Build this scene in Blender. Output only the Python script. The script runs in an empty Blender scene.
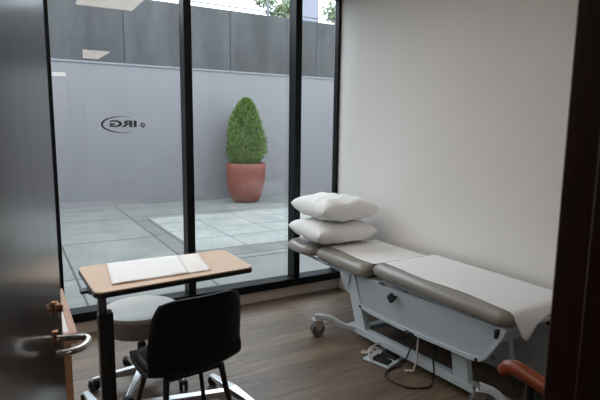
import bpy, math, random
from math import sin, cos, pi, radians, atan2, hypot
from mathutils import Vector, Matrix
random.seed(7)
S = bpy.context.scene
C = S.collection
V = Vector

# ------------------------------------------------------------------ materials
def mat(name, col, rough=.5, metal=0., spec=.5, noise=None, bump=None, coat=0., sheen=0.):
    m = bpy.data.materials.new(name); m.use_nodes = True
    nt = m.node_tree; b = nt.nodes['Principled BSDF']
    b.inputs['Base Color'].default_value = (*col, 1)
    b.inputs['Roughness'].default_value = rough
    b.inputs['Metallic'].default_value = metal
    b.inputs['Specular IOR Level'].default_value = spec
    b.inputs['Coat Weight'].default_value = coat
    b.inputs['Sheen Weight'].default_value = sheen
    if noise or bump:
        tc = nt.nodes.new('ShaderNodeTexCoord'); mp = nt.nodes.new('ShaderNodeMapping')
        nt.links.new(tc.outputs['Object'], mp.inputs['Vector'])
    if noise:   # (scale, strength, (sx,sy,sz))
        sc, st, ax = noise
        mp.inputs['Scale'].default_value = ax
        n = nt.nodes.new('ShaderNodeTexNoise'); n.inputs['Scale'].default_value = sc; n.inputs['Detail'].default_value = 6
        nt.links.new(mp.outputs['Vector'], n.inputs['Vector'])
        r = nt.nodes.new('ShaderNodeValToRGB')
        r.color_ramp.elements[0].position = .3; r.color_ramp.elements[1].position = .7
        r.color_ramp.elements[0].color = tuple(c*(1-st) for c in col)+(1,)
        r.color_ramp.elements[1].color = tuple(min(1, c*(1+st)) for c in col)+(1,)
        nt.links.new(n.outputs['Fac'], r.inputs['Fac']); nt.links.new(r.outputs['Color'], b.inputs['Base Color'])
    if bump:    # (scale, strength, distance)
        n2 = nt.nodes.new('ShaderNodeTexNoise'); n2.inputs['Scale'].default_value = bump[0]; n2.inputs['Detail'].default_value = 4
        nt.links.new(tc.outputs['Object'], n2.inputs['Vector'])
        bp = nt.nodes.new('ShaderNodeBump'); bp.inputs['Strength'].default_value = bump[1]; bp.inputs['Distance'].default_value = bump[2]
        nt.links.new(n2.outputs['Fac'], bp.inputs['Height']); nt.links.new(bp.outputs['Normal'], b.inputs['Normal'])
    return m

def math_node(nt, op, a, b=None):
    n = nt.nodes.new('ShaderNodeMath'); n.operation = op
    for i, v in enumerate((a, b)):
        if v is None: continue
        if isinstance(v, (int, float)): n.inputs[i].default_value = v
        else: nt.links.new(v, n.inputs[i])
    return n.outputs[0]

def mat_planks():
    m = mat('oak_planks', (.2, .15, .12), rough=.42)
    nt = m.node_tree; b = nt.nodes['Principled BSDF']
    tc = nt.nodes.new('ShaderNodeTexCoord')
    br = nt.nodes.new('ShaderNodeTexBrick'); br.inputs['Scale'].default_value = 1
    br.inputs['Brick Width'].default_value = 1.25; br.inputs['Row Height'].default_value = .15
    br.inputs['Mortar Size'].default_value = .0016; br.offset = .37; br.inputs['Bias'].default_value = 0
    br.inputs['Color1'].default_value = (.185, .128, .085, 1); br.inputs['Color2'].default_value = (.112, .077, .052, 1)
    br.inputs['Mortar'].default_value = (.05, .035, .028, 1)
    nt.links.new(tc.outputs['Object'], br.inputs['Vector'])
    mp = nt.nodes.new('ShaderNodeMapping'); mp.inputs['Scale'].default_value = (1.6, 26, 1)
    nt.links.new(tc.outputs['Object'], mp.inputs['Vector'])
    n = nt.nodes.new('ShaderNodeTexNoise'); n.inputs['Scale'].default_value = 1.6; n.inputs['Detail'].default_value = 8
    n.inputs['Distortion'].default_value = .6
    nt.links.new(mp.outputs['Vector'], n.inputs['Vector'])
    r = nt.nodes.new('ShaderNodeMapRange'); r.inputs['From Min'].default_value = .3; r.inputs['From Max'].default_value = .7
    r.inputs['To Min'].default_value = .62; r.inputs['To Max'].default_value = 1.35
    nt.links.new(n.outputs['Fac'], r.inputs['Value'])
    mx = nt.nodes.new('ShaderNodeVectorMath'); mx.operation = 'SCALE'
    nt.links.new(br.outputs['Color'], mx.inputs[0]); nt.links.new(r.outputs['Result'], mx.inputs['Scale'])
    nt.links.new(mx.outputs[0], b.inputs['Base Color'])
    return m

def line_mask(nt, coord, positions, width):
    """1 where |coord - p| < width for any p"""
    tot = None
    for p in positions:
        d = math_node(nt, 'ABSOLUTE', math_node(nt, 'SUBTRACT', coord, p))
        l = math_node(nt, 'LESS_THAN', d, width)
        tot = l if tot is None else math_node(nt, 'MAXIMUM', tot, l)
    return tot

def grey_mix(nt, fac, a, b):
    m = nt.nodes.new('ShaderNodeMix'); m.data_type = 'RGBA'
    if isinstance(fac, (int, float)): m.inputs['Factor'].default_value = fac
    else: nt.links.new(fac, m.inputs['Factor'])
    for s, v in (('A', a), ('B', b)):
        i = [k for k in m.inputs if k.name == s and k.type == 'RGBA'][0]
        if isinstance(v, tuple): i.default_value = (*v, 1)
        else: nt.links.new(v, i)
    return [k for k in m.outputs if k.type == 'RGBA'][0]

def surf_coord(nt):
    g = nt.nodes.new('ShaderNodeNewGeometry'); s = nt.nodes.new('ShaderNodeSeparateXYZ')
    nt.links.new(g.outputs['Position'], s.inputs[0]); return g.outputs['Position'], s.outputs

def blotch(nt, pos, scale, lo, hi):
    n = nt.nodes.new('ShaderNodeTexNoise'); n.inputs['Scale'].default_value = scale; n.inputs['Detail'].default_value = 8
    nt.links.new(pos, n.inputs['Vector'])
    r = nt.nodes.new('ShaderNodeMapRange'); r.inputs['From Min'].default_value = .3; r.inputs['From Max'].default_value = .7
    r.inputs['To Min'].default_value = lo; r.inputs['To Max'].default_value = hi
    nt.links.new(n.outputs['Fac'], r.inputs['Value']); return r.outputs['Result']

def scale_col(nt, c, f):
    x = nt.nodes.new('ShaderNodeVectorMath'); x.operation = 'SCALE'
    nt.links.new(c, x.inputs[0]); nt.links.new(f, x.inputs['Scale']); return x.outputs[0]

def mat_tiles(name, col, xs, ys, line=(.035, .036, .036), w=.011):
    m = mat(name, col, rough=.6); nt = m.node_tree; b = nt.nodes['Principled BSDF']
    pos, xyz = surf_coord(nt)
    msk = math_node(nt, 'MAXIMUM', line_mask(nt, xyz[0], xs, w), line_mask(nt, xyz[1], ys, w*1.6))
    base = nt.nodes.new('ShaderNodeRGB'); base.outputs[0].default_value = (*col, 1)
    c = scale_col(nt, base.outputs[0], blotch(nt, pos, 2.2, .82, 1.14))
    c = scale_col(nt, c, blotch(nt, pos, 30, .95, 1.05))
    nt.links.new(grey_mix(nt, msk, c, line), b.inputs['Base Color'])
    return m

def mat_panels(name, col, xs, w, line, streak=.12, rough=.75):
    m = mat(name, col, rough=rough); nt = m.node_tree; b = nt.nodes['Principled BSDF']
    pos, xyz = surf_coord(nt)
    mp = nt.nodes.new('ShaderNodeMapping'); mp.inputs['Scale'].default_value = (1, 1, .25); nt.links.new(pos, mp.inputs['Vector'])
    base = nt.nodes.new('ShaderNodeRGB'); base.outputs[0].default_value = (*col, 1)
    c = scale_col(nt, base.outputs[0], blotch(nt, mp.outputs[0], 2.5, 1-streak, 1+streak))
    c = scale_col(nt, c, blotch(nt, pos, 9, 1-streak*.25, 1+streak*.25))
    nt.links.new(grey_mix(nt, line_mask(nt, xyz[0], xs, w), c, line), b.inputs['Base Color'])
    return m

def mat_glass():
    m = bpy.data.materials.new('window_glass'); m.use_nodes = True; nt = m.node_tree
    for n in list(nt.nodes): nt.nodes.remove(n)
    o = nt.nodes.new('ShaderNodeOutputMaterial'); mx = nt.nodes.new('ShaderNodeMixShader')
    t = nt.nodes.new('ShaderNodeBsdfTransparent'); t.inputs[0].default_value = (.965, .975, .97, 1)
    g = nt.nodes.new('ShaderNodeBsdfGlossy'); g.inputs['Roughness'].default_value = .0
    f = nt.nodes.new('ShaderNodeFresnel'); f.inputs['IOR'].default_value = 1.5
    gm = nt.nodes.new('ShaderNodeNewGeometry')
    # the same dielectric reflectance from either side of the thin pane
    lw = nt.nodes.new('ShaderNodeLayerWeight'); lw.inputs['Blend'].default_value = .5
    p = math_node(nt, 'POWER', lw.outputs['Facing'], 5.)
    fac = math_node(nt, 'ADD', math_node(nt, 'MULTIPLY', p, .95), .045)
    nt.nodes.remove(f); nt.nodes.remove(gm)
    nt.links.new(fac, mx.inputs[0]); nt.links.new(t.outputs[0], mx.inputs[1]); nt.links.new(g.outputs[0], mx.inputs[2])
    nt.links.new(mx.outputs[0], o.inputs[0]); return m

def mat_emit(name, col, st):
    m = bpy.data.materials.new(name); m.use_nodes = True; nt = m.node_tree
    for n in list(nt.nodes): nt.nodes.remove(n)
    o = nt.nodes.new('ShaderNodeOutputMaterial'); e = nt.nodes.new('ShaderNodeEmission')
    e.inputs[0].default_value = (*col, 1); e.inputs[1].default_value = st
    nt.links.new(e.outputs[0], o.inputs[0]); return m

LAMP = 4.6
M = dict(
    planks=mat_planks(), glass=mat_glass(),
    wall=mat('painted_wall', (.84, .82, .8), .6, noise=(1.2, .012, (1, 1, 1))),
    ceil=mat('ceiling_paint', (.72, .71, .69), .8, bump=(80, .1, .002)),
    frame=mat('black_aluminium', (.005, .0055, .007), .4, spec=.18),
    sill=mat('sill_board', (.58, .52, .47), .5),
    jamb=mat('dark_mahogany', (.05, .011, .006), .4, noise=(6, .35, (14, 14, 1))),
    door=mat('lacquered_door', (.062, .047, .041), .3, noise=(3, .25, (9, 9, .8)), coat=1.0),
    brass=mat('copper_hardware', (.62, .36, .22), .22, 1.),
    nickel=mat('polished_nickel', (.7, .68, .66), .18, 1.),
    beech=mat('beech_laminate', (.62, .42, .275), .38, noise=(3, .08, (2, 20, 1))),
    woodrim=mat('beech_wood', (.42, .22, .12), .4, noise=(5, .2, (3, 3, 12))),
    whitetop=mat('white_laminate', (.72, .68, .65), .35),
    black=mat('black_plastic', (.008, .008, .009), .42),
    blackmetal=mat('black_powder_coat', (.013, .013, .014), .38),
    tyre=mat('grey_tyre', (.12, .12, .125), .5),
    rubber=mat('black_rubber', (.012, .012, .013), .6),
    shell=mat('black_shell', (.004, .004, .0045), .5, spec=.25, bump=(300, .15, .001)),
    leather=mat('black_leatherette', (.014, .014, .016), .33, bump=(120, .2, .001)),
    chrome=mat('polished_aluminium', (.7, .71, .72), .28, 1.),
    stool=mat('white_vinyl', (.54, .52, .49), .4),
    stoolskirt=mat('tan_skirt', (.3, .27, .24), .6),
    paper=mat('white_paper', (.86, .855, .86), .7, bump=(12, .25, .004)),
    pinkpaper=mat('pale_paper', (.85, .815, .8), .7),
    cotton=mat('white_cotton', (.88, .875, .86), .85, bump=(14, .35, .012), sheen=.2),
    vinyl=mat('taupe_vinyl', (.285, .265, .24), .24, bump=(160, .08, .001)),
    white=mat('white_steel', (.52, .585, .63), .38),
    whiteplastic=mat('white_plastic', (.42, .475, .52), .35),
    terracotta=mat('terracotta', (.19, .05, .034), .6, noise=(4, .12, (1, 1, 1))),
    soil=mat('soil', (.05, .035, .025), .9, bump=(40, .8, .02)),
    leaf=mat('cypress_leaf', (.1, .17, .03), .6, noise=(9, .45, (1, 1, 1))),
    bark=mat('bark', (.08, .05, .035), .9),
    treeleaf=mat('tree_leaf', (.2, .25, .13), .6, noise=(2, .4, (1, 1, 1))),
    orangewood=mat('orange_stained_wood', (.24, .042, .008), .35, noise=(4, .25, (20, 4, 4))),
    darkfabric=mat('dark_fabric', (.012, .012, .014), .85, sheen=.1),
    galv=mat('galvanised_steel', (.12, .13, .14), .45, .6),
    farwall=mat('far_building_render', (.2, .2, .24), .8, noise=(1, .04, (1, 1, 1))),
    farglass=mat('far_window_glass', (.1, .12, .15), .1),
    cornice=mat('concrete_edge', (.2, .205, .22), .7),
    lamp=mat_emit('troffer_diffuser', (1, .89, .78), LAMP),
    decal=mat('dark_grey_decal', (.05, .055, .06), .6),
    cordwhite=mat('white_cord', (.62, .58, .54), .5),
    carpet=mat('corridor_carpet', (.1, .09, .085), .9),
)
tile_x = [.515, 1.72]
tile_y = [5.36, 7.0, 8.65]
M['tile_big'] = mat_tiles('patio_slabs', (.16, .164, .155), [-3.1, -1.9, -.69, .515, 1.71, 4.9, 6.1, 7.3], [3.72+.0, 5.36, 7.0, 8.65])
M['tile_strip'] = mat_tiles('patio_border_slabs', (.13, .126, .118), [1.93, 3.1, 4.3, 5.5], [5.92, 7.1, 8.3])
M['tile_light'] = mat_tiles('patio_light_pavers', (.25, .255, .24), [2.65, 3.38, 4.1, 4.83, 5.55, 6.3, 7.0], [6.56, 7.2, 7.85], (.1, .105, .105), .01)
M['lower_wall'] = mat_panels('rendered_panel', (.195, .186, .195), [-2.3, 2.013, 4.165, 6.3, 8.45], .006, (.165, .16, .168), .035, .5)
M['upper_wall'] = mat_panels('board_concrete', (.058, .058, .059), [-2.3, -.14, 2.013, 4.165, 6.3, 8.45], .014, (.02, .021, .025), .36)

M['door'].node_tree.nodes['Principled BSDF'].inputs['Coat Roughness'].default_value = .13
# ------------------------------------------------------------------ helpers
def prop(o, label=None, cat=None, group=None, kind=None):
    if label: o['label'] = label
    if cat: o['category'] = cat
    if group: o['group'] = group
    if kind: o['kind'] = kind
    return o

def empty(name, loc=(0, 0, 0), rz=0, **k):
    o = bpy.data.objects.new(name, None); C.objects.link(o); o.empty_display_size = .1
    o.location = loc; o.rotation_euler = (0, 0, rz); return prop(o, **k)

class MB:
    def __init__(s): s.v = []; s.f = []
    def add(s, vs, fs):
        n = len(s.v); s.v += [tuple(v) for v in vs]; s.f += [tuple(i+n for i in f) for f in fs]; return s
    def box(s, x0, x1, y0, y1, z0, z1, mtx=None):
        vs = [V((x, y, z)) for x in (x0, x1) for y in (y0, y1) for z in (z0, z1)]
        if mtx: vs = [mtx @ v for v in vs]
        return s.add(vs, [(0, 1, 3, 2), (4, 6, 7, 5), (0, 4, 5, 1), (2, 3, 7, 6), (0, 2, 6, 4), (1, 5, 7, 3)])
    def prism(s, pts, d0, d1, axis='x'):
        """polygon pts extruded along axis from d0 to d1"""
        def p(a, b, d): return {'x': (d, a, b), 'y': (a, d, b), 'z': (a, b, d)}[axis]
        n = len(pts); vs = [p(a, b, d0) for a, b in pts]+[p(a, b, d1) for a, b in pts]
        fs = [tuple(range(n))[::-1], tuple(range(n, 2*n))]+[(i, (i+1) % n, n+(i+1) % n, n+i) for i in range(n)]
        return s.add(vs, fs)
    def tube(s, pts, r, n=12, r1=None, caps=True, flat=1.):
        pts = [V(p) for p in pts]; m = len(pts); vs = []; fs = []
        prev = None
        for i, p in enumerate(pts):
            t = (pts[min(i+1, m-1)]-pts[max(i-1, 0)]).normalized()
            if prev is None:
                a = V((0, 0, 1)) if abs(t.z) < .9 else V((1, 0, 0)); u = t.cross(a).normalized()
            else:
                u = (prev-t*prev.dot(t)).normalized()
            prev = u; w = t.cross(u)
            rr = (r[i] if isinstance(r, (list, tuple)) else r+((r1-r)*i/(m-1) if r1 is not None else 0))
            for k in range(n):
                a = 2*pi*k/n; vs.append(p+u*cos(a)*rr+w*sin(a)*rr*flat)
        for i in range(m-1):
            for k in range(n):
                fs.append((i*n+k, i*n+(k+1) % n, (i+1)*n+(k+1) % n, (i+1)*n+k))
        if caps: fs += [tuple(range(n))[::-1], tuple(range((m-1)*n, m*n))]
        return s.add(vs, fs)
    def lathe(s, prof, n=32, c=(0, 0, 0), axis='z', sx=1., sy=1.):
        """prof: (radius, height); closed with poles when r=0"""
        vs = []; fs = []
        for r, h in prof:
            for k in range(n):
                a = 2*pi*k/n; x, y = r*cos(a)*sx, r*sin(a)*sy
                q = {'z': (x, y, h), 'x': (h, x, y), 'y': (x, h, y)}[axis]
                vs.append((q[0]+c[0], q[1]+c[1], q[2]+c[2]))
        for i in range(len(prof)-1):
            for k in range(n): fs.append((i*n+k, i*n+(k+1) % n, (i+1)*n+(k+1) % n, (i+1)*n+k))
        fs += [tuple(range(n))[::-1], tuple(range((len(prof)-1)*n, len(prof)*n))]
        return s.add(vs, fs)
    def build(s, name, m, parent=None, smooth=False, bevel=0, seg=2, sub=0, loc=None, **k):
        me = bpy.data.meshes.new(name); me.from_pydata(s.v, [], s.f); me.validate(); me.update()
        me.materials.append(M[m] if isinstance(m, str) else m)
        import bmesh
        bm = bmesh.new(); bm.from_mesh(me); bmesh.ops.recalc_face_normals(bm, faces=bm.faces); bm.to_mesh(me); bm.free()
        if smooth:
            for p in me.polygons: p.use_smooth = True
        o = bpy.data.objects.new(name, me); C.objects.link(o)
        if parent: o.parent = parent
        if loc: o.location = loc
        if bevel:
            b = o.modifiers.new('bevel', 'BEVEL'); b.width = bevel; b.segments = seg; b.limit_method = 'ANGLE'; b.angle_limit = radians(40)
            if smooth or seg > 2:
                for p in me.polygons: p.use_smooth = True
        if sub:
            q = o.modifiers.new('sub', 'SUBSURF'); q.levels = sub; q.render_levels = sub
        if smooth and not sub:
            try: me.set_sharp_from_angle(angle=radians(38))
            except Exception: pass
        return prop(o, **k)

def box(name, m, x0, x1, y0, y1, z0, z1, parent=None, bevel=0, seg=2, **k):
    return MB().box(x0, x1, y0, y1, z0, z1).build(name, m, parent, bevel=bevel, seg=seg, **k)

def smooth_path(pts, n=8, closed=False):
    P = [V(p) for p in pts]; out = []
    N = len(P)
    for i in range(N-1):
        p0, p1, p2, p3 = P[max(i-1, 0)], P[i], P[i+1], P[min(i+2, N-1)]
        for k in range(n):
            t = k/n
            out.append(.5*((2*p1)+(p2-p0)*t+(2*p0-5*p1+4*p2-p3)*t*t+(3*p1-p0-3*p2+p3)*t**3))
    out.append(P[-1]); return out

def copy_tree(o, parent=None):
    c = o.copy(); C.objects.link(c)
    if parent is not None: c.parent = parent
    for ch in list(o.children): copy_tree(ch, c)
    return c

ST = dict(kind='structure')
XR, YW, ZC, YE = 2.715, 3.9, 2.76, .45      # right wall, window wall, ceiling, entrance wall
# ------------------------------------------------------------------ room shell
box('floor', 'planks', -1.0, 3.2, .3, 3.98, -.1, 0, **ST)
box('floor_corridor', 'carpet', -3, 4.5, -6.6, .3, -.1, 0, **ST)
box('ceiling', 'ceil', -1.0, 3.2, .3, 4.15, ZC, ZC+.12, **ST)
box('ceiling_corridor', 'ceil', -3, 4.5, -6.6, .3, ZC, ZC+.12, **ST)
box('wall_right', 'wall', XR, XR+.16, YE-.1, 4.02, 0, ZC, **ST)
box('wall_left', 'wall', -.93, -.78, YE-.1, 4.02, 0, ZC, **ST)
mb = MB(); mb.box(-.93, -.28, YE-.12, YE, 0, ZC); mb.box(2.3, XR+.16, YE-.12, YE-.001, 0, ZC)
mb.build('wall_entrance', 'wall', **ST)
mb = MB(); mb.box(-3.1, -3, -6.6, .33, 0, ZC); mb.box(4.5, 4.6, -6.6, .33, 0, ZC); mb.box(-3, 4.5, -6.7, -6.6, 0, ZC)
mb.box(-3, -.93, .33, .43, 0, ZC); mb.box(XR+.16, 4.5, .33, .43, 0, ZC)
mb.build('wall_corridor', 'wall', **ST)
box('wall_facade', 'upper_wall', -4.5, 7, 3.99, 4.2, ZC, 3.3, **ST)
box('wall_facade_side', 'lower_wall', XR+.1, 7, 3.99, 4.2, -.1, ZC, **ST)
box('wall_facade_left', 'lower_wall', -4.5, -.8, 3.99, 4.2, -.1, ZC, **ST)
# sill board below the black frame, black bottom rail, head rail
box('trim_1', 'sill', -.78, XR, 3.885, 3.99, 0, .098, bevel=.002, **ST)
mb = MB(); mb.box(-.78, XR, 3.865, 4.01, .098, .168); mb.box(-.78, XR, 3.88, 4.01, 2.7, ZC)
mb.build('trim_2', 'frame', bevel=.003, **ST)
# panes: one window per bay with its mullion and its glass
mul = [-.75, .265, 1.246, 2.235, 2.7]
for i in range(4):
    a, b = mul[i], mul[i+1]
    w = empty('window_%d' % (i+1), ((a+b)/2, 3.93, .168), kind='structure')
    cx = (a+b)/2; hw = .031 if i != 0 else .024
    pw = {1: .03, 0: .022}.get(i, .031)
    right = .013 if i == 3 else (.023 if i == 0 else .031)
    m_ = MB().box(b-right-cx, b+right-cx, (3.94 if i == 3 else 3.88)-3.93, 4.0-3.93, 0, 2.7-.168)
    m_.build('mullion', 'frame', w, bevel=.003)
    if i == 0: MB().box(a-.02-cx, a+.02-cx, 3.88-3.93, 4.0-3.93, 0, 2.7-.168).build('mullion', 'frame', w, bevel=.003)
    MB().box(a+.02-cx, b-right-cx, .042, .052, 0, 2.7-.168).build('glass_pane', 'glass', w)
    win2 = w if i == 1 else (win2 if i > 1 else None)
# logo on the second pane, read the right way round from the courtyard
def text_mesh(body, size, ext=.0006):
    cu = bpy.data.curves.new('lettering', 'FONT'); cu.body = body; cu.size = size; cu.extrude = ext
    cu.align_x = 'CENTER'; cu.align_y = 'CENTER'; cu.offset = .003
    ob = bpy.data.objects.new('lettering_tmp', cu); C.objects.link(ob)
    dg = bpy.context.evaluated_depsgraph_get(); me = bpy.data.meshes.new_from_object(ob.evaluated_get(dg))
    bpy.data.objects.remove(ob); return me
logo = empty('logo_decal', (.762-(.265+1.246)/2, .034, 1.553-.168)); logo.parent = win2
logo['label'] = 'dark grey oval logo with letters, seen mirrored'
me = text_mesh('IRG', .075); me.materials.append(M['decal'])
lt = bpy.data.objects.new('lettering', me); C.objects.link(lt); lt.parent = logo
lt.rotation_euler = (pi/2, 0, pi); lt.scale = (1.72, .88, 1); lt.location = (.0, 0, .003)
mb = MB()
P_ = []; RR = []
for k in range(41):
    a = radians(68+k*(292-68)/40.)
    P_.append((.0+.152*cos(a), 0, .0+.06*sin(a)))
    RR.append(.0016+.0062*max(0, cos((k-20)/20*pi/2))**2)
mb.tube(P_, RR, 8)
# long tails of the oval
mb.build('oval_swoosh', 'decal', logo)
mb = MB()
for k in range(8):
    a = k*pi/4+.2; l = .027 if k % 2 == 0 else .02
    c0 = V((.142, 0, -.002)); d = V((cos(a), 0, sin(a)))
    e = V((-sin(a), 0, cos(a)))
    mb.add([c0+d*.004, c0+d*l*.6+e*.006, c0+d*l, c0+d*l*.6-e*.006], [(0, 1, 2, 3)])
mb.build('star_mark', 'decal', logo)

# door frame post on the right of the doorway (close to the camera)
mb = MB(); mb.box(.765, .93, YE-.16, YE+.03, 0, ZC)
mb.box(.742, .765, YE-.16, YE-.035, 0, ZC)          # door stop
mb.box(.93, .95, YE-.14, YE+.012, 0, ZC)
mb.build('trim_3', 'jamb', bevel=.004, **ST)
mb = MB(); mb.box(-.3, -.24, YE-.14, YE+.02, 0, ZC); mb.build('trim_4', 'jamb', bevel=.004, **ST)
# strike plate in the post
# ------------------------------------------------------------------ door (opened into the room)
dx, dy = .092-(-.205), 1.355-.455; L = hypot(dx, dy); ang = atan2(dy, dx)
door = empty('door_1', (-.205, .46, 0), ang, kind='structure')
# local x along the door, local y = left of it (hinge side face), room-facing visible face is local -y
box('door_leaf', 'door', 0, L, 0, .044, .008, 2.72, door, bevel=.002)
hx = L-.062
lev = MB()
path = smooth_path([(hx, 0, 1.03), (hx, -.03, 1.03), (hx, -.064, 1.03), (hx-.012, -.076, 1.03), (hx-.03, -.078, 1.028), (hx-.055, -.068, 1.026), (hx-.075, -.045, 1.026), (hx-.08, -.02, 1.026)], 6)
lev.tube(path, .008, 14)
lv = lev.build('lever_handle', 'nickel', door, smooth=True)
MB().lathe([(0, -.0), (.023, 0), (.023, -.006), (.0, -.007)], 28, (hx, 0, 1.03), 'y').build('handle_rose', 'brass', lv, smooth=True)
tt = MB().lathe([(0, 0), (.018, 0), (.018, -.005), (.012, -.007), (.011, -.014), (0, -.015)], 28, (hx, 0, 1.108), 'y').build('thumb_turn', 'brass', door, smooth=True)
MB().box(hx-.004, hx+.004, -.019, -.014, 1.098, 1.118).build('turn_piece', 'brass', tt, bevel=.002)
box('latch_plate', 'nickel', L-.0005, L+.0015, .01, .034, .96, 1.16, door)

# ------------------------------------------------------------------ ceiling troffers
def troffer(x0, x1, y0, y1, label):
    t = empty('ceiling_light', ((x0+x1)/2, (y0+y1)/2, ZC), label=label, cat='ceiling light')
    hx_, hy_ = (x1-x0)/2, (y1-y0)/2
    mb = MB()
    for q in ((-hx_, hx_, -hy_, -hy_+.02), (-hx_, hx_, hy_-.02, hy_), (-hx_, -hx_+.02, -hy_, hy_), (hx_-.02, hx_, -hy_, hy_)):
        mb.box(*q, -.012, -.001)
    mb.build('frame', 'white', t)
    MB().box(-hx_+.02, hx_-.02, -hy_+.02, hy_-.02, -.009, -.003).build('diffuser', 'lamp', t)
troffer(-.66, -.06, 1.25, 2.45, 'added unseen light panel brightening the room, over its left side above the open door')  # extra panel, added out of view and clear of the reflections to brighten the room
troffer(.65, 1.25, 2.22, 3.42, 'lit ceiling panel above the overbed table, mirrored peach at the pane top')
troffer(.98, 1.58, -2.2, -1.0, 'lit corridor ceiling panel, mirrored as the brighter skewed patch in the glass')
troffer(.9, 1.5, -6.3, -5.2, 'far lit corridor ceiling panel, mirrored as the faint lower patch in the glass')

# ------------------------------------------------------------------ courtyard
box('floor_patio', 'tile_big', -4.5, 9.5, 4.01, 10.3, -.15, -.004, **ST)
mb = MB(); mb.box(1.71, 9.4, 5.53, 5.92, -.05, .0); mb.box(1.71, 1.98, 5.92, 8.36, -.05, .0)
mb.build('floor_patio_border', 'tile_strip', **ST)
box('floor_patio_pavers', 'tile_light', 1.98, 9.4, 5.92, 8.36, -.05, .001, **ST)
box('wall_courtyard', 'lower_wall', -4.5, 9.5, 10.08, 10.4, -.1, 2.67, **ST)
box('wall_courtyard_upper', 'upper_wall', -4.5, 9.5, 10.13, 10.4, 2.69, 3.93, **ST)
box('trim_5', 'cornice', -4.5, 9.5, 10.06, 10.2, 2.665, 2.7, **ST)
box('wall_courtyard_left', 'lower_wall', -4.6, -4.5, 4.0, 10.3, -.1, 3.93, **ST)
box('wall_courtyard_right', 'lower_wall', 9.5, 9.6, 4.0, 10.3, -.1, 3.93, **ST)
rail = empty('handrail', (3, 10.3, 3.93), label='thin galvanised handrail along the top of the concrete courtyard wall', cat='railing')
MB().tube([(-7, 0, .12), (6.4, 0, .12)], .013, 8).build('rail_bar', 'galv', rail)
MB().tube([(-7, 0, .95), (6.4, 0, .95)], .02, 8).build('rail_bar', 'galv', rail)
for x in (-3.6, -.7, 2.13, 5.0):
    MB().box(x-.02, x+.02, -.02, .02, 0, .94).build('post', 'galv', rail)

# potted cypress
pot = empty('potted_cypress', (4.23, 9.5, 0), label='clipped conical green shrub growing in a large terracotta pot against the courtyard wall', cat='potted plant')
prof = [(0, 0), (.22, 0), (.262, .02), (.315, .12), (.365, .28), (.395, .46), (.405, .66), (.408, .79), (.4, .802), (.375, .802), (.37, .74), (0, .74)]
MB().lathe(prof, 48).build('pot', 'terracotta', pot, smooth=True)
MB().lathe([(0, .735), (.37, .735), (.365, .755), (.2, .765), (0, .77)], 24).build('soil', 'soil', pot)
MB().tube([(0, 0, .74), (0.01, 0, 1.2)], .03, 8).build('trunk', 'bark', pot)
def cyp_r(t):   # t 0..1 up the crown
    return .385*min(1, (t+.16)/.36)**.55*(max(0., 1-t**2.4))**.62
mb = MB(); rnd = random.Random(3)
for i in range(9000):
    t = rnd.random()**1.05; a = rnd.random()*2*pi
    lump = 1+.1*sin(3*a+9*t)+.07*sin(7*a-17*t)
    R = (cyp_r(t)+.012)*lump*(rnd.random()**.28)*1.0
    z0 = .75+t*1.33; c = V((R*cos(a), R*sin(a), z0))
    d = V((cos(a)*.55, sin(a)*.55, 1)).normalized()+V((rnd.gauss(0, .3), rnd.gauss(0, .3), rnd.gauss(0, .2)))
    d.normalize(); l = rnd.uniform(.04, .085); wv = d.cross(V((rnd.gauss(0, 1), rnd.gauss(0, 1), rnd.gauss(0, 1)))).normalized()*rnd.uniform(.008, .016)
    mb.add([c, c+d*l*.5+wv, c+d*l, c+d*l*.5-wv], [(0, 1, 2, 3)])
mb.build('foliage', 'leaf', pot)

# beyond the wall
def tree(x, y, z0, z1, r, label, seed, n=2600):
    t = empty('leafy_tree', (x, y, 0), label=label, cat='tree')
    rn = random.Random(seed); mb = MB(); blobs = []
    for i in range(14):
        a = rn.random()*2*pi; rr = r*.75*rn.random()**.5
        blobs.append((V((rr*cos(a), rr*sin(a), z0+(z1-z0)*rn.random())), r*rn.uniform(.28, .45)))
    for i in range(n):
        c0, br = rn.choice(blobs); d = V((rn.gauss(0, 1), rn.gauss(0, 1), rn.gauss(0, 1))).normalized()
        c = c0+d*br*rn.random()**.4; u = V((rn.gauss(0, 1), rn.gauss(0, 1), rn.gauss(0, 1))).normalized()
        w = u.cross(V((rn.gauss(0, 1), rn.gauss(0, 1), rn.gauss(0, 1)))).normalized(); l = rn.uniform(.08, .16)
        mb.add([c, c+u*l*.5+w*l*.28, c+u*l, c+u*l*.5-w*l*.28], [(0, 1, 2, 3)])
    mb.build('foliage', 'treeleaf', t)
    mb = MB(); mb.tube([(0, 0, 0), (.05, 0, z0*.5), (0, .05, z0+.5)], [.16, .12, .08], 8)
    mb.build('trunk', 'bark', t)
    return t
tree(7.35, 14.2, 4.4, 6.4, .8, 'green leafy tree beyond the wall, behind the wide second pane', 5)
tree(9.95, 14.2, 3.9, 6.6, .72, 'green leafy tree beyond the wall, right of the pale building', 11)
bl = empty('apartment_building', (12.1, 21.0, 0), label='pale lavender building beyond the courtyard wall between two trees', cat='building')
box('facade', 'farwall', -.95, .42, -1, 0, 0, 12, bl)
box('roof_edge', 'cornice', -1.0, .47, -1.05, .05, 12, 12.3, bl)
for z_ in (8.6, 10.4):
    box('window', 'farglass', -.5, -.1, -1.03, -1.0, z_, z_+1.1, bl)
box('ground_beyond', 'tile_strip', -40, 60, 10.4, 80, -.5, -.2, kind='structure')

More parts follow.
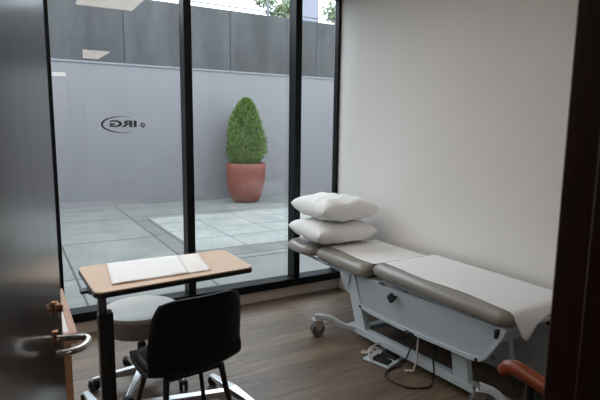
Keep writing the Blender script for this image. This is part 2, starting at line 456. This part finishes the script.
# ------------------------------------------------------------------ overbed table
ot = empty('overbed_table', (.36, 2.62, 0), label='adjustable overbed table with beech laminate top and black post by the window', cat='table')
def rounded(pts, r, n=6):
    out = []; N = len(pts)
    for i in range(N):
        p, a, b = V(pts[i]), V(pts[i-1]), V(pts[(i+1) % N])
        da = (a-p).normalized(); db = (b-p).normalized()
        h = da.angle(db)/2; tl = r/math.tan(h); c = p+(da+db).normalized()*(r/sin(h))
        p0 = p+da*tl; p1 = p+db*tl
        a0 = atan2(p0.y-c.y, p0.x-c.x); a1 = atan2(p1.y-c.y, p1.x-c.x)
        dd = (a1-a0+pi) % (2*pi)-pi
        for k in range(n+1):
            t = a0+dd*k/n; out.append((c.x+r*cos(t), c.y+r*sin(t)))
    return out
ptop = rounded([(-.05, -.187), (.80, -.120), (.80, .335), (-.068, .33)], .045)
MB().prism(ptop, .758, .764, 'z').build('tabletop', 'beech', ot)
big = rounded([(-.052, -.189), (.802, -.122), (.802, .337), (-.07, .332)], .046)
MB().prism(big, .733, .7575, 'z').build('edge_band', 'black', ot, bevel=.003)
MB().box(-.016, .024, -.02, .02, .42, .735).build('inner_post', 'galv', ot, bevel=.003)
MB().box(-.02, .052, -.035, .035, .05, .6).build('outer_post', 'blackmetal', ot, bevel=.005)
mb = MB(); mb.box(-.06, .5, -.04, .04, .715, .733); mb.build('support_bracket', 'blackmetal', ot, bevel=.002)
mb = MB(); mb.box(-.095, -.06, -.02, .04, .715, .731); mb.build('release_lever', 'black', ot, bevel=.004)
# base: polished spine with tapering cross feet
mb = MB(); mb.add([V((-.05, -.03, .05)), V((-.05, .03, .05)), V((.66, -.105, .035)), V((.66, -.15, .035)),
                   V((-.05, -.03, .085)), V((-.05, .03, .085)), V((.66, -.105, .07)), V((.66, -.15, .07))],
                  [(0, 1, 2, 3), (4, 7, 6, 5), (0, 4, 5, 1), (1, 5, 6, 2), (2, 6, 7, 3), (3, 7, 4, 0)])
mb.build('base_spine', 'chrome', ot, bevel=.004)
def foot(x0, x1, y0, y1, w0, w1):
    d = V((x1-x0, y1-y0, 0)).normalized(); e = V((-d.y, d.x, 0)); a = V((x0, y0, 0)); b = V((x1, y1, 0))
    q = [a-e*w0, a+e*w0, b+e*w1, b-e*w1]
    return MB().add([p+V((0, 0, .042)) for p in q]+[p+V((0, 0, h)) for p, h in zip(q, (.082, .082, .062, .062))],
                    [(0, 1, 2, 3), (4, 7, 6, 5), (0, 4, 5, 1), (1, 5, 6, 2), (2, 6, 7, 3), (3, 7, 4, 0)])
for q in ((.66, .62, -.125, .105), (.66, .72, -.125, -.35), (-.03, -.07, .0, .26), (-.03, -.0, 0, -.3)):
    foot(q[0], q[1], q[2], q[3], .027, .015).build('base_foot', 'chrome', ot, bevel=.003)
def twin_caster(name, parent, x, y, r=.026, rz=0, mw='rubber', mh='black', w=.04, top=.062):
    Rz = Matrix.Translation(V((x, y, 0))) @ Matrix.Rotation(rz, 4, 'Z')
    c = MB()
    for s in (-1, 1):
        c.lathe([(0, s*w*.14), (r*.9, s*w*.14), (r, s*w*.22), (r, s*w*.42), (r*.85, s*w*.5), (0, s*w*.5)], 20, (0, 0, r+.001), 'x')
    c.v = [tuple(Rz @ V(v)) for v in c.v]
    o = c.build(name, mw, parent, smooth=True)
    h = MB().prism([(-r*.2, r*1.2), (r*.9, r*1.3), (r*1.02, r*1.75), (r*.5, r*2.2), (-r*.55, r*2.25), (-r*.8, r*1.7)], -w*.5, w*.5, 'x')
    h.tube([(0, -r*.15, r*2.1), (0, -r*.15, top+.004)], .006, 8)
    h.v = [tuple(Rz @ V(v)) for v in h.v]
    h.build('caster_fork', mh, o, bevel=.002)
    return o
for q in ((.622, .09), (.718, -.335), (-.068, .245), (-.002, -.285)):
    twin_caster('caster', ot, q[0], q[1], .024, .6, top=.045)

# sheets lying on the table
def sheet(name, pts, z_, label, m='paper', amp=.0015, cat='paper sheet', group=None):
    A, B, D, E_ = [V((*p, 0)) for p in pts]; nx, ny = 18, 14; c = (A+B+D+E_)/4
    vs = []; fs = []
    for j in range(ny+1):
        for i in range(nx+1):
            u, v = i/nx, j/ny; p = (A*(1-u)+B*u)*(1-v)+(E_*(1-u)+D*u)*v
            fold = abs(((u*3) % 1)-.5)*2
            zz = amp*(.9+sin(u*9+v*3)*.5+.9*(1-fold)**6)+amp*.6*(1-abs(v-.5)*2)**8
            vs.append((p.x-c.x, p.y-c.y, zz))
    for j in range(ny):
        for i in range(nx): fs.append((j*(nx+1)+i, j*(nx+1)+i+1, (j+1)*(nx+1)+i+1, (j+1)*(nx+1)+i))
    o = MB().add(vs, fs).build(name, m, smooth=True, label=label, cat=cat)
    o.location = (c.x, c.y, z_)
    s = o.modifiers.new('thick', 'SOLIDIFY'); s.thickness = .0008; s.offset = 1
    return o
sheet('paper_sheet', [(.55, 2.525), (.925, 2.545), (.975, 2.925), (.62, 2.935)], .7648, 'long white creased paper sheet reaching to the middle of the beech overbed table', 'pinkpaper')
sheet('paper_sheet', [(.40, 2.525), (.80, 2.54), (.855, 2.93), (.44, 2.935)], .7685, 'white folded paper sheet at the left on the overbed table, overlapping the other sheet', 'paper')

# ------------------------------------------------------------------ stool
stl = empty('rolling_stool', (.62, 2.93, 0), label='round rolling stool with pale cushion and polished five-star base under the overbed table', cat='stool')
MB().lathe([(0, .35), (.19, .35), (.205, .36), (.212, .39), (.212, .452)], 48).build('seat_skirt', 'stoolskirt', stl, smooth=True)
MB().lathe([(0, .45), (.205, .45), (.216, .458), (.219, .468), (.214, .48), (.18, .487), (.09, .49), (0, .491)], 48).build('seat_cushion', 'stool', stl, smooth=True)
MB().lathe([(0, .1), (.026, .1), (.026, .26), (.014, .262), (.014, .35), (0, .35)], 20).build('gas_lift', 'black', stl, smooth=True)
MB().lathe([(0, .07), (.045, .07), (.05, .1), (.035, .135), (0, .137)], 24).build('base_hub', 'chrome', stl, smooth=True)
for k in range(5):
    a = radians(97+72*k); d = V((cos(a), sin(a), 0)); e = V((-d.y, d.x, 0))
    q0, q1, q2 = d*.03, d*.17, d*.285
    leg = MB(); vs = []
    for q, w, zb, zt in ((q0, .026, .072, .118), (q1, .021, .066, .098), (q2, .014, .06, .076)):
        vs += [q-e*w+V((0, 0, zb)), q+e*w+V((0, 0, zb)), q+e*w*.8+V((0, 0, zt)), q-e*w*.8+V((0, 0, zt))]
    fs = [(3, 2, 1, 0), (8, 9, 10, 11)]
    for i in (0, 4): fs += [(i, i+1, i+5, i+4), (i+1, i+2, i+6, i+5), (i+2, i+3, i+7, i+6), (i+3, i, i+4, i+7)]
    leg.add(vs, fs).build('base_arm', 'chrome', stl, smooth=True, bevel=.004)
    twin_caster('caster', stl, d.x*.275, d.y*.275, .029, a+.7, w=.046)

# ------------------------------------------------------------------ black shell chair
ch = empty('shell_chair', (.67, 2.25, 0), .1, label='black shell chair with rounded back and splayed legs in front of the overbed table', cat='chair')
K = .93
prof = [(.225, .425), (.21, .445), (.12, .446), (0, .432), (-.1, .428), (-.165, .447), (-.2, .5), (-.222, .57), (-.238, .66), (-.252, .75), (-.262, .82)]
wid = [.19, .215, .24, .246, .246, .246, .247, .246, .24, .226, .19]
cup = [.0, .0, .012, .02, .03, .045, .06, .07, .068, .06, .045]
pp = smooth_path([(p[0], p[1], w) for p, w in zip(prof, wid)], 5); cc = smooth_path([(c, 0, 0) for c in cup], 5)
NU = 20; vs = []; fs = []
for (py_, pz_, w), c_ in zip([tuple(p) for p in pp], [c.x for c in cc]):
    for i in range(NU+1):
        u = -1+2*i/NU; s = abs(u)**2.6
        back = min(1, max(0, (pz_-.43)/.12)) if py_ < -.1 else 0
        vs.append((u*w*K*(1-.02*s), (py_+c_*s*back)*K, pz_+c_*s*(1-back)*.8-(.02*s if py_ > .2 else 0)-(.02*s*s if pz_ > .8 else 0)))
n = len(pp)
for j in range(n-1):
    for i in range(NU): fs.append((j*(NU+1)+i, j*(NU+1)+i+1, (j+1)*(NU+1)+i+1, (j+1)*(NU+1)+i))
o = MB().add(vs, fs).build('seat_shell', 'shell', ch, smooth=True)
s = o.modifiers.new('thick', 'SOLIDIFY'); s.thickness = .014; s.offset = 0
# seat pad
vs = []; fs = []
NS = 28; NR = 8
for j in range(NR+1):
    r = j/NR
    for i in range(NS):
        a = 2*pi*i/NS; ce, se = cos(a), sin(a)
        x = math.copysign(abs(ce)**.62, ce)*.222*r; y = math.copysign(abs(se)**.62, se)*.185*r+.02
        vs.append((x*K, y*K, .478-.02*r**6+.006*abs(x/.2)**2+.006*(y/.2)))
for j in range(NR):
    for i in range(NS): fs.append((j*NS+i, j*NS+(i+1) % NS, (j+1)*NS+(i+1) % NS, (j+1)*NS+i))
o = MB().add(vs, fs).build('seat_pad', 'leather', ch, smooth=True)
s = o.modifiers.new('thick', 'SOLIDIFY'); s.thickness = .03; s.offset = -1
for sx in (-1, 1):
    for sy in (-1, 1):
        MB().tube([(sx*.135, sy*.125, .425), (sx*.15, sy*.15, .3), (sx*.205, sy*.215, .008)], .0155, 12, r1=.0105).build('leg', 'blackmetal', ch, smooth=True)
for y_ in (-.1175, .1175): MB().box(-.14, .14, y_-.0125, y_+.0125, .405, .425).build('seat_bar', 'blackmetal', ch, bevel=.003)

# ------------------------------------------------------------------ white topped wooden desk behind the door
dk = empty('wooden_desk', (-.3, 2.42, 0), label='wooden desk with pale top and beech rim, half hidden behind the open door', cat='desk')
X0, X1, Y0, Y1 = -.43, .495, -.315, .315
box('desktop', 'whitetop', X0+.02, X1-.03, Y0+.025, Y1-.02, .69, .7195, dk)
mb = MB(); mb.box(X0, X1, Y0, Y0+.024, .675, .72); mb.box(X0, X1, Y1-.02, Y1, .675, .72); mb.box(X1-.029, X1, Y0+.024, Y1-.02, .675, .72); mb.box(X0, X0+.02, Y0+.024, Y1-.02, .675, .72)
mb.build('rim', 'woodrim', dk, bevel=.002)
for x in (X0+.03, X1-.045):
    for y in (Y0+.03, Y1-.03): MB().box(x-.02, x+.02, y-.02, y+.02, .0, .675).build('leg', 'woodrim', dk, bevel=.003)
box('apron', 'woodrim', X0+.05, X1-.065, Y0+.02, Y0+.038, .6, .675, dk)

# ------------------------------------------------------------------ treatment couch
bed = empty('treatment_couch', (2.4, 2.4, 0), label='height-adjustable treatment couch with taupe padded sections on a white steel frame along the right wall', cat='treatment couch')
OX, OY = 2.4, 2.4
def B(x, y, z_): return (x-OX, y-OY, z_)
def pad(name, x0, x1, y0, y1, z0, z1, r, tilt=0, parent=bed, m='vinyl'):
    """cushion with rounded plan corners and rolled edges"""
    cx, cy = (x0+x1)/2, (y0+y1)/2
    pl = rounded([(x0-cx, y0-cy), (x1-cx, y0-cy), (x1-cx, y1-cy), (x0-cx, y1-cy)], r, 8)
    h = z1-z0; prof_ = []
    for k in range(9):
        a = -pi/2+pi*k/8; prof_.append((h*.48*(cos(a)-1), z0+h/2+h/2*sin(a)))
    vs = []; fs = []; n_ = len(pl)
    for off, zz in prof_:
        for p in pl:
            l = hypot(*p); ix = p[0]+off*(1 if p[0] > 0 else -1)*min(1, abs(p[0])/((x1-x0)/2-r+1e-6)); iy = p[1]+off*(1 if p[1] > 0 else -1)*min(1, abs(p[1])/((y1-y0)/2-r+1e-6))
            vs.append((ix+cx-OX, iy+cy-OY, zz+tilt*iy))
    for j in range(8):
        for i in range(n_): fs.append((j*n_+i, j*n_+(i+1) % n_, (j+1)*n_+(i+1) % n_, (j+1)*n_+i))
    fs += [tuple(range(n_))[::-1], tuple(range(8*n_, 9*n_))]
    return MB().add(vs, fs).build(name, m, parent, smooth=True)
pad('foot_section', 2.085, 2.68, 1.53, 2.63, .548, .636, .07)
pad('head_section', 2.055, 2.68, 2.665, 3.3, .505, .606, .06)
pad('headrest', 2.02, 2.64, 3.345, 3.75, .505, .592, .11)
# deck under the pads
mb = MB(); mb.box(2.14-OX, 2.62-OX, 1.56-OY, 2.52-OY, .522, .547); mb.build('deck', 'white', bed, bevel=.004)
mb = MB(); mb.box(2.12-OX, 2.62-OX, 2.66-OY, 3.18-OY, .482, .504); mb.build('head_deck', 'white', bed, bevel=.004)
mb = MB()
for x in (2.14, 2.6):
    mb.tube([B(x, 2.5, .5), B(x, 3.1, .47), B(x, 3.62, .48)], .012, 8)
mb.tube([B(2.14, 3.3, .478), B(2.6, 3.3, .478)], .012, 8)
mb.build('headrest_bracket', 'white', bed, smooth=True)
# side shroud panels with raised flange
outer = [(2.86, .49), (2.825, .42), (2.795, .335), (2.76, .29), (2.71, .268), (2.62, .262), (2.334, .266), (1.986, .288), (1.745, .303), (1.69, .318), (1.655, .35), (1.615, .41), (1.56, .5), (1.545, .545)]
def offset(pts, d):
    out = []
    for i, p in enumerate(pts):
        a = V(pts[max(i-1, 0)]); b = V(pts[min(i+1, len(pts)-1)]); t = (b-a).normalized(); nrm = V((-t.y, t.x))
        out.append((p[0]-nrm.x*d, p[1]-nrm.y*d))
    return out
for x, s_ in ((2.125, 1), (2.645, -1)):
    poly = [(y-OY, z_) for y, z_ in outer]
    pan = MB().prism(poly, x-OX, x+.012*s_-OX, 'x').build('side_panel', 'whiteplastic', bed, bevel=.003)
    inn = offset(poly, -.024)
    # choose the inward side
    if sum((V(p)-V((2.2-OY, .6))).length for p in inn) > sum((V(p)-V((2.2-OY, .6))).length for p in poly): inn = offset(poly, .024)
    n_ = len(poly); vs = []; fs = []
    xa, xb = x-OX, x-.016*s_-OX
    for q, xx in ((poly, xa), (poly, xb), (inn, xb), (inn, xa)): vs += [(xx, a, b) for a, b in q]
    for k in range(4):
        for i in range(n_-1):
            a, b = k*n_+i, ((k+1) % 4)*n_+i; fs.append((a, a+1, b+1, b))
    fs += [(0, n_, 2*n_, 3*n_), (n_-1, 2*n_-1, 3*n_-1, 4*n_-1)]
    MB().add(vs, fs).build('flange', 'white', pan, bevel=.002)
    for yy, zz in ((2.745, .285), (1.715, .32)):
        MB().lathe([(0, 0), (.011, 0), (.011, .004), (0, .005)], 16, (x-.021*s_-OX, yy-OY, zz), 'x').build('bolt_cap', 'black', pan)
# four-lobed knob
mb = MB()
pts = []
for k in range(48):
    a = 2*pi*k/48; r = .029*(1+.13*cos(4*a)); pts.append((2.385-OY+r*cos(a), .462+r*sin(a)))
mb.prism(pts, 2.07-OX, 2.092-OX, 'x'); mb.tube([B(2.09, 2.385, .462), B(2.13, 2.385, .462)], .01, 10)
mb.build('tilt_knob', 'black', bed, bevel=.004)
box('maker_badge', 'black', 2.105-OX, 2.1085-OX, 2.19-OY, 2.27-OY, .276, .286, bed)
box('release_slot', 'black', 2.117-OX, 2.124-OX, 2.5-OY, 2.56-OY, .506, .515, bed)
box('end_clip', 'black', 2.095-OX, 2.12-OX, 1.59-OY, 1.605-OY, .485, .535, bed, bevel=.003)
# louvred motor box at the foot end
mb = MB(); mb.box(2.24-OX, 2.56-OX, 1.74-OY, 2.1-OY, .35, .52); mt_ = mb.build('motor_box', 'whiteplastic', bed, bevel=.01)
for k in range(5): box('louvre', 'black', 2.26-OX, 2.36-OX, 1.735-OY, 1.741-OY, .37+k*.026, .382+k*.026, mt_)
# bracket plate on the wall side with drilled holes
mb = MB().prism([(1.35-OY, .53), (1.35-OY, .42), (1.5-OY, .33), (1.75-OY, .3), (1.85-OY, .53)], 2.61-OX, 2.625-OX, 'x'); bk = mb.build('end_bracket', 'white', bed, bevel=.003)
for y, z_ in ((1.64, .455), (1.74, .36), (1.45, .48)):
    MB().lathe([(0, 0), (.012, 0), (.012, .003), (0, .003)], 14, (2.606-OX, y-OY, z_), 'x').build('drilled_hole', 'black', bk)
# posts / lifting arms
def slant(name, x0, x1, ya0, ya1, za, yb0, yb1, zb, m='white'):
    return MB().prism([(ya0-OY, za), (ya1-OY, za), (yb1-OY, zb), (yb0-OY, zb)], x0-OX, x1-OX, 'x').build(name, m, bed, bevel=.004)
for x in (2.14, 2.56):
    slant('lifting_arm', x, x+.05, 2.87, 2.98, .485, 2.715, 2.835, .1)
    xs_ = .045 if x < 2.3 else 0
    slant('lifting_arm', x+.012+xs_, x+.055+xs_, 1.87, 1.985, .33, 1.83, 1.945, .1)
MB().prism([(1.5-OY, .1), (1.42-OY, .1), (1.42-OY, .2)], 2.24-OX, 2.25-OX, 'x').build('end_gusset', 'white', bed, bevel=.002)
mb = MB().prism([(2.9-OY, .5), (3.0-OY, .485), (3.005-OY, .41), (2.97-OY, .375), (2.93-OY, .38)], 2.128-OX, 2.142-OX, 'x'); mb.build('pivot_plate', 'white', bed, bevel=.003)
MB().tube([B(2.16, 2.94, .46), B(2.6, 2.94, .46)], .018, 12).build('cross_tube', 'galv', bed, smooth=True)
# base rails
for x, xe in ((2.12, 2.225), (2.58, 2.58)):
    MB().prism([(x-OX, 2.9-OY), (x+.065-OX, 2.9-OY), (xe+.065-OX, 1.42-OY), (xe-OX, 1.42-OY)], .055, .105, 'z').build('base_rail', 'white', bed, bevel=.005)
for y in (1.46, 2.78):
    MB().box(2.185-OX, 2.58-OX, y-OY, y+.06-OY, .058, .1).build('cross_rail', 'white', bed, bevel=.005)
MB().box(2.4-OX, 2.48-OX, 2.1-OY, 2.6-OY, .1, .16).build('actuator', 'black', bed, bevel=.01)
MB().tube([B(2.44, 2.12, .13), B(2.44, 1.8, .36)], .018, 12).build('actuator_rod', 'galv', bed, smooth=True)
# outrigger casters
def big_caster(ax, ay, wx, wy):
    arm = smooth_path([B(ax, ay, .08), B(ax+(wx-ax)*.35, ay+(wy-ay)*.35, .1), B(ax+(wx-ax)*.65, ay+(wy-ay)*.65, .142), B(wx, wy, .148)], 6)
    a_ = MB().tube(arm, .019, 8, flat=1.35).build('outrigger', 'white', bed, smooth=True)
    r = .052; d = V((ax-wx, ay-wy, 0)).normalized(); rz = atan2(d.y, d.x)-pi/2+.5
    T = Matrix.Translation(V(B(wx, wy, 0))) @ Matrix.Rotation(rz, 4, 'Z')
    w = MB()
    for s in (-1, 1): w.lathe([(0, s*.006), (r*.92, s*.006), (r, s*.011), (r, s*.021), (r*.9, s*.026), (r*.5, s*.027), (0, s*.022)], 28, (0, .0, r+.001), 'x')
    w.v = [tuple(T @ V(v)) for v in w.v]; wh = w.build('caster_wheel', 'tyre', a_, smooth=True)
    f = MB()
    pl = [(-.015, .05), (.0, .042), (.015, .05), (.034, .09), (.032, .118), (.01, .128), (-.025, .125), (-.035, .105)]
    f.prism(pl, -.034, -.0285, 'x'); f.prism(pl, .0285, .034, 'x'); f.box(-.034, .034, -.035, .035, .1085, .13)
    f.tube([(0, 0, .12), (0, 0, .165)], .02, 12)
    f.v = [tuple(T @ V(v)) for v in f.v]; f.build('caster_fork', 'chrome', a_, bevel=.004)
    b = MB().box(-.028, .028, .03, .085, .093, .104); b.v = [tuple(T @ V(v)) for v in b.v]; b.build('brake_pedal', 'chrome', a_, bevel=.004)
big_caster(2.13, 2.83, 1.925, 3.02)
big_caster(2.235, 1.5, 2.165, 1.725)
big_caster(2.6, 2.9, 2.6, 3.1)
big_caster(2.62, 1.5, 2.62, 1.34)
# white hose from the shroud with its plug
MB().tube([B(2.155, 2.2, .3), B(2.15, 2.2, .1), B(2.145, 2.22, .02), B(2.11, 2.26, .012)], .007, 10).build('air_hose', 'cordwhite', bed, smooth=True)

# foot control
fc = empty('foot_control', (2.1, 2.465, 0), .30, label='white foot control with two black pedals on the floor beside the couch base', cat='foot switch')
box('tray', 'white', -.1, .1, -.105, .1, .002, .016, fc, bevel=.006)
for x in (-.048, .048):
    MB().add([V((x-.036, -.085, .018)), V((x+.036, -.085, .018)), V((x+.036, .03, .018)), V((x-.036, .03, .018)), V((x-.034, -.082, .03)), V((x+.034, -.082, .03)), V((x+.034, .028, .045)), V((x-.034, .028, .045))],
             [(3, 2, 1, 0), (4, 5, 6, 7), (0, 1, 5, 4), (1, 2, 6, 5), (2, 3, 7, 6), (3, 0, 4, 7)]).build('pedal', 'black', fc, bevel=.006)
MB().tube(smooth_path([(-.094, .02, .012), (-.096, .05, .06), (-.05, .075, .075), (0, .075, .078), (.05, .075, .075), (.096, .05, .06), (.094, .02, .012)], 5), .0065, 10).build('guard_bar', 'cordwhite', fc, smooth=True)
MB().tube(smooth_path([(-.0, .05, .014), (0, .045, .055), (0, .078, .074)], 4), .0055, 8).build('guard_brace', 'cordwhite', fc, smooth=True)
MB().tube(smooth_path([(.05, .1, .012), (.0, .16, .012), (-.05, .14, .02), (-.02, .1, .03), (.06, .12, .03), (.12, .1, .012), (.13, .0, .01), (.09, -.04, .008), (.12, -.13, .008), (.16, -.16, .008)], 6), .006, 8).build('cord', 'cordwhite', fc, smooth=True)
MB().box(.15, .20, -.18, -.15, .004, .022).build('plug', 'cordwhite', fc, bevel=.005)
# black cable looping on the floor
cab = smooth_path([(2.2, 2.215, .28), (2.15, 2.24, .2), (2.146, 2.28, .1), (2.14, 2.32, .015), (2.09, 2.332, .007), (2.014, 2.321, .007), (1.957, 2.263, .007), (1.957, 2.178, .007), (1.997, 2.089, .007), (2.09, 2.045, .007), (2.145, 2.055, .015), (2.16, 2.06, .08), (2.158, 2.07, .18), (2.2, 2.1, .28)], 7)
MB().tube(cab, .0055, 8).build('power_cable', 'rubber', None, smooth=True, label='black power cable looped on the floor under the couch', cat='cable')

# exam paper laid over the couch: runs over the pads and hangs off the foot end
def top_z(y):
    if y > 2.67: return .6085
    if y > 2.57: return .609+(.639-.609)*(2.67-y)/.1
    return .6395
vs = []; fs = []; NX = 16
ys = [3.27-.05*k for k in range(int((3.27-1.64)/.05)+1)]
rows = [(y, top_z(y)) for y in ys]
rows += [(1.575, .639), (1.55, .636), (1.527, .625), (1.513, .605), (1.507, .58), (1.505, .56), (1.505, .54), (1.505, .52)]
rn = random.Random(2)
for j, (y, z_) in enumerate(rows):
    t = j/(len(rows)-1)
    hang = max(0, j-len(ys)+1)
    for i in range(NX+1):
        u = i/NX
        xl = 2.165+.01*sin(j*.5) - .02*t - (.01 if hang > 3 else 0); xr = 2.655
        x = xl+(xr-xl)*u
        zz, yy = z_, y
        if hang:
            low = .38+ .62*(1-min(1, u/.16))**1 if hang >= 4 else 1     # longer at the near corner
            depth = .608-z_ if z_ < .608 else 0
            lo2 = 1.0*math.exp(-((u-.07)/.13)**2)+.27+.35*max(0, (u-.5)/.5)
            zz = (.608-depth*lo2*.92) if depth else z_
            yy = y-.022*sin(u*7)*min(1, depth*10)-.03*min(1, depth*10)*math.exp(-(u/.15)**2)
        else:
            zz += .0006*sin(x*60+y*9)+.0006*sin(y*35)
        vs.append((x, yy, zz))
for j in range(len(rows)-1):
    for i in range(NX): fs.append((j*(NX+1)+i, j*(NX+1)+i+1, (j+1)*(NX+1)+i+1, (j+1)*(NX+1)+i))
o = MB().add(vs, fs).build('exam_paper', 'paper', smooth=True, label='long white exam paper spread on the couch and drooping over its foot end', cat='exam paper')
s = o.modifiers.new('thick', 'SOLIDIFY'); s.thickness = .0012; s.offset = 1

# ------------------------------------------------------------------ pillows
def pillow(cx, cy, cz, wx, wy, h, rz, seed, label, tx=0, ty=0, ears=(1, 1, 1, 1)):
    rn = random.Random(seed); N = 30; vs = []; fs = []
    ph = [rn.random()*6 for _ in range(6)]
    for side in (1, -1):
        for j in range(N+1):
            for i in range(N+1):
                u, v = -1+2*i/N, -1+2*j/N
                e = (1-abs(u)**3.2)*(1-abs(v)**3.2); f = max(0, e)**.4
                pin_u = 1-.10*(1-abs(v)**3)*abs(u)**2*0-.05*(1-v*v)*abs(u)**3
                pin_v = 1-.05*(1-u*u)*abs(v)**3
                x = u*wx/2*pin_v*1.0*(1-.0*v)*pin_u; y = v*wy/2*pin_v
                wr = .006*sin(9*u+ph[0]+3*v)*f+.005*sin(13*v+ph[1]-5*u)*f+.006*sin(3*u+ph[2])*sin(2.5*v+ph[3])*f
                edge = max(abs(u), abs(v))
                wr += .006*sin(22*(u if abs(v) > abs(u) else v)+ph[4])*(edge**4)*(f)
                z_ = side*(h/2*f*(1.0 if side > 0 else .8))+wr
                z_ += .02*(abs(u*v))**4
                vs.append((x, y, z_))
        base = 0 if side == 1 else (N+1)**2
        for j in range(N):
            for i in range(N): fs.append((base+j*(N+1)+i, base+j*(N+1)+i+1, base+(j+1)*(N+1)+i+1, base+(j+1)*(N+1)+i))
    o = MB().add(vs, fs).build('pillow', 'cotton', smooth=True, label=label, cat='pillow')
    import bmesh
    bm = bmesh.new(); bm.from_mesh(o.data); bmesh.ops.remove_doubles(bm, verts=bm.verts, dist=.0015); bmesh.ops.recalc_face_normals(bm, faces=bm.faces); bm.to_mesh(o.data); bm.free()
    for p in o.data.polygons: p.use_smooth = True
    o.location = (cx, cy, cz); o.rotation_euler = (tx, ty, rz)
    q = o.modifiers.new('sub', 'SUBSURF'); q.levels = 1; q.render_levels = 1
    return o
pillow(2.305, 3.42, .7, .57, .55, .2, -.04, 1, 'lower white pillow of the stack, resting on the couch headrest')
pillow(2.31, 3.40, .89, .55, .54, .215, .0, 4, 'upper white pillow lying on top of the other pillow', ty=.03)

# ------------------------------------------------------------------ armchair in the near corner
ac = empty('wooden_armchair', (1.83, .82, 0), label='armchair with curved orange-brown wooden arms, its front just showing beside the door post', cat='armchair')
for x in (-.28, .28):
    arm = smooth_path([(x, .305, .655), (x, .302, .668), (x, .285, .682), (x, .255, .689), (x, .18, .678), (x, .05, .655), (x, -.12, .64), (x, -.26, .64)], 6)
    n_ = len(arm); r_ = [.012+.009*min(1, i/10) for i in range(n_)]
    MB().tube(arm, [.028]*n_, 14, flat=1.0).build('armrest', 'orangewood', ac, smooth=True)
    MB().tube([(x, .2, .67), (x, .21, .4), (x, .2, .005)], .017, 10).build('front_leg', 'blackmetal', ac, smooth=True)
    MB().tube([(x, -.24, .63), (x, -.26, .3), (x, -.28, .005)], .017, 10).build('rear_leg', 'blackmetal', ac, smooth=True)
box('seat', 'darkfabric', -.25, .25, -.25, .24, .36, .47, ac, bevel=.03, seg=4)
box('backrest', 'darkfabric', -.25, .25, -.32, -.24, .45, .95, ac, bevel=.03, seg=4)

# ------------------------------------------------------------------ sky
W = bpy.data.worlds.new('overcast_sky'); S.world = W; W.use_nodes = True
nt = W.node_tree; bg = nt.nodes['Background']
tc = nt.nodes.new('ShaderNodeTexCoord'); sp = nt.nodes.new('ShaderNodeSeparateXYZ'); nt.links.new(tc.outputs['Generated'], sp.inputs[0])
cr = nt.nodes.new('ShaderNodeValToRGB'); nt.links.new(sp.outputs[2], cr.inputs['Fac'])
cr.color_ramp.elements[0].position = 0; cr.color_ramp.elements[0].color = (.78, .89, 1, 1)
cr.color_ramp.elements[1].position = 1; cr.color_ramp.elements[1].color = (.82, .915, 1, 1)
nt.links.new(cr.outputs[0], bg.inputs['Color']); bg.inputs['Strength'].default_value = 4.0

# ------------------------------------------------------------------ camera
p_, a_, r_ = radians(8.31), radians(30.23), radians(.66)
fw = V((sin(a_)*cos(p_), cos(a_)*cos(p_), -sin(p_))); rt = V((cos(a_), -sin(a_), 0)); up = rt.cross(fw)
R1 = rt*cos(r_)+up*sin(r_); U1 = -rt*sin(r_)+up*cos(r_)
cam = bpy.data.cameras.new('camera'); co = bpy.data.objects.new('camera', cam); C.objects.link(co); S.camera = co
co.matrix_world = Matrix(((R1.x, U1.x, -fw.x, 0), (R1.y, U1.y, -fw.y, 0), (R1.z, U1.z, -fw.z, 1.55), (0, 0, 0, 1)))
cam.sensor_width = 22.3; cam.lens = 500/600*22.3; cam.clip_start = .02
cam.dof.use_dof = True; cam.dof.focus_distance = 3.6; cam.dof.aperture_fstop = 4.0

vs_ = S.view_settings
S.display_settings.display_device = 'sRGB'
vs_.view_transform = 'Standard'; vs_.look = 'None'; vs_.gamma = 1; vs_.use_curve_mapping = False; vs_.exposure = 0.3
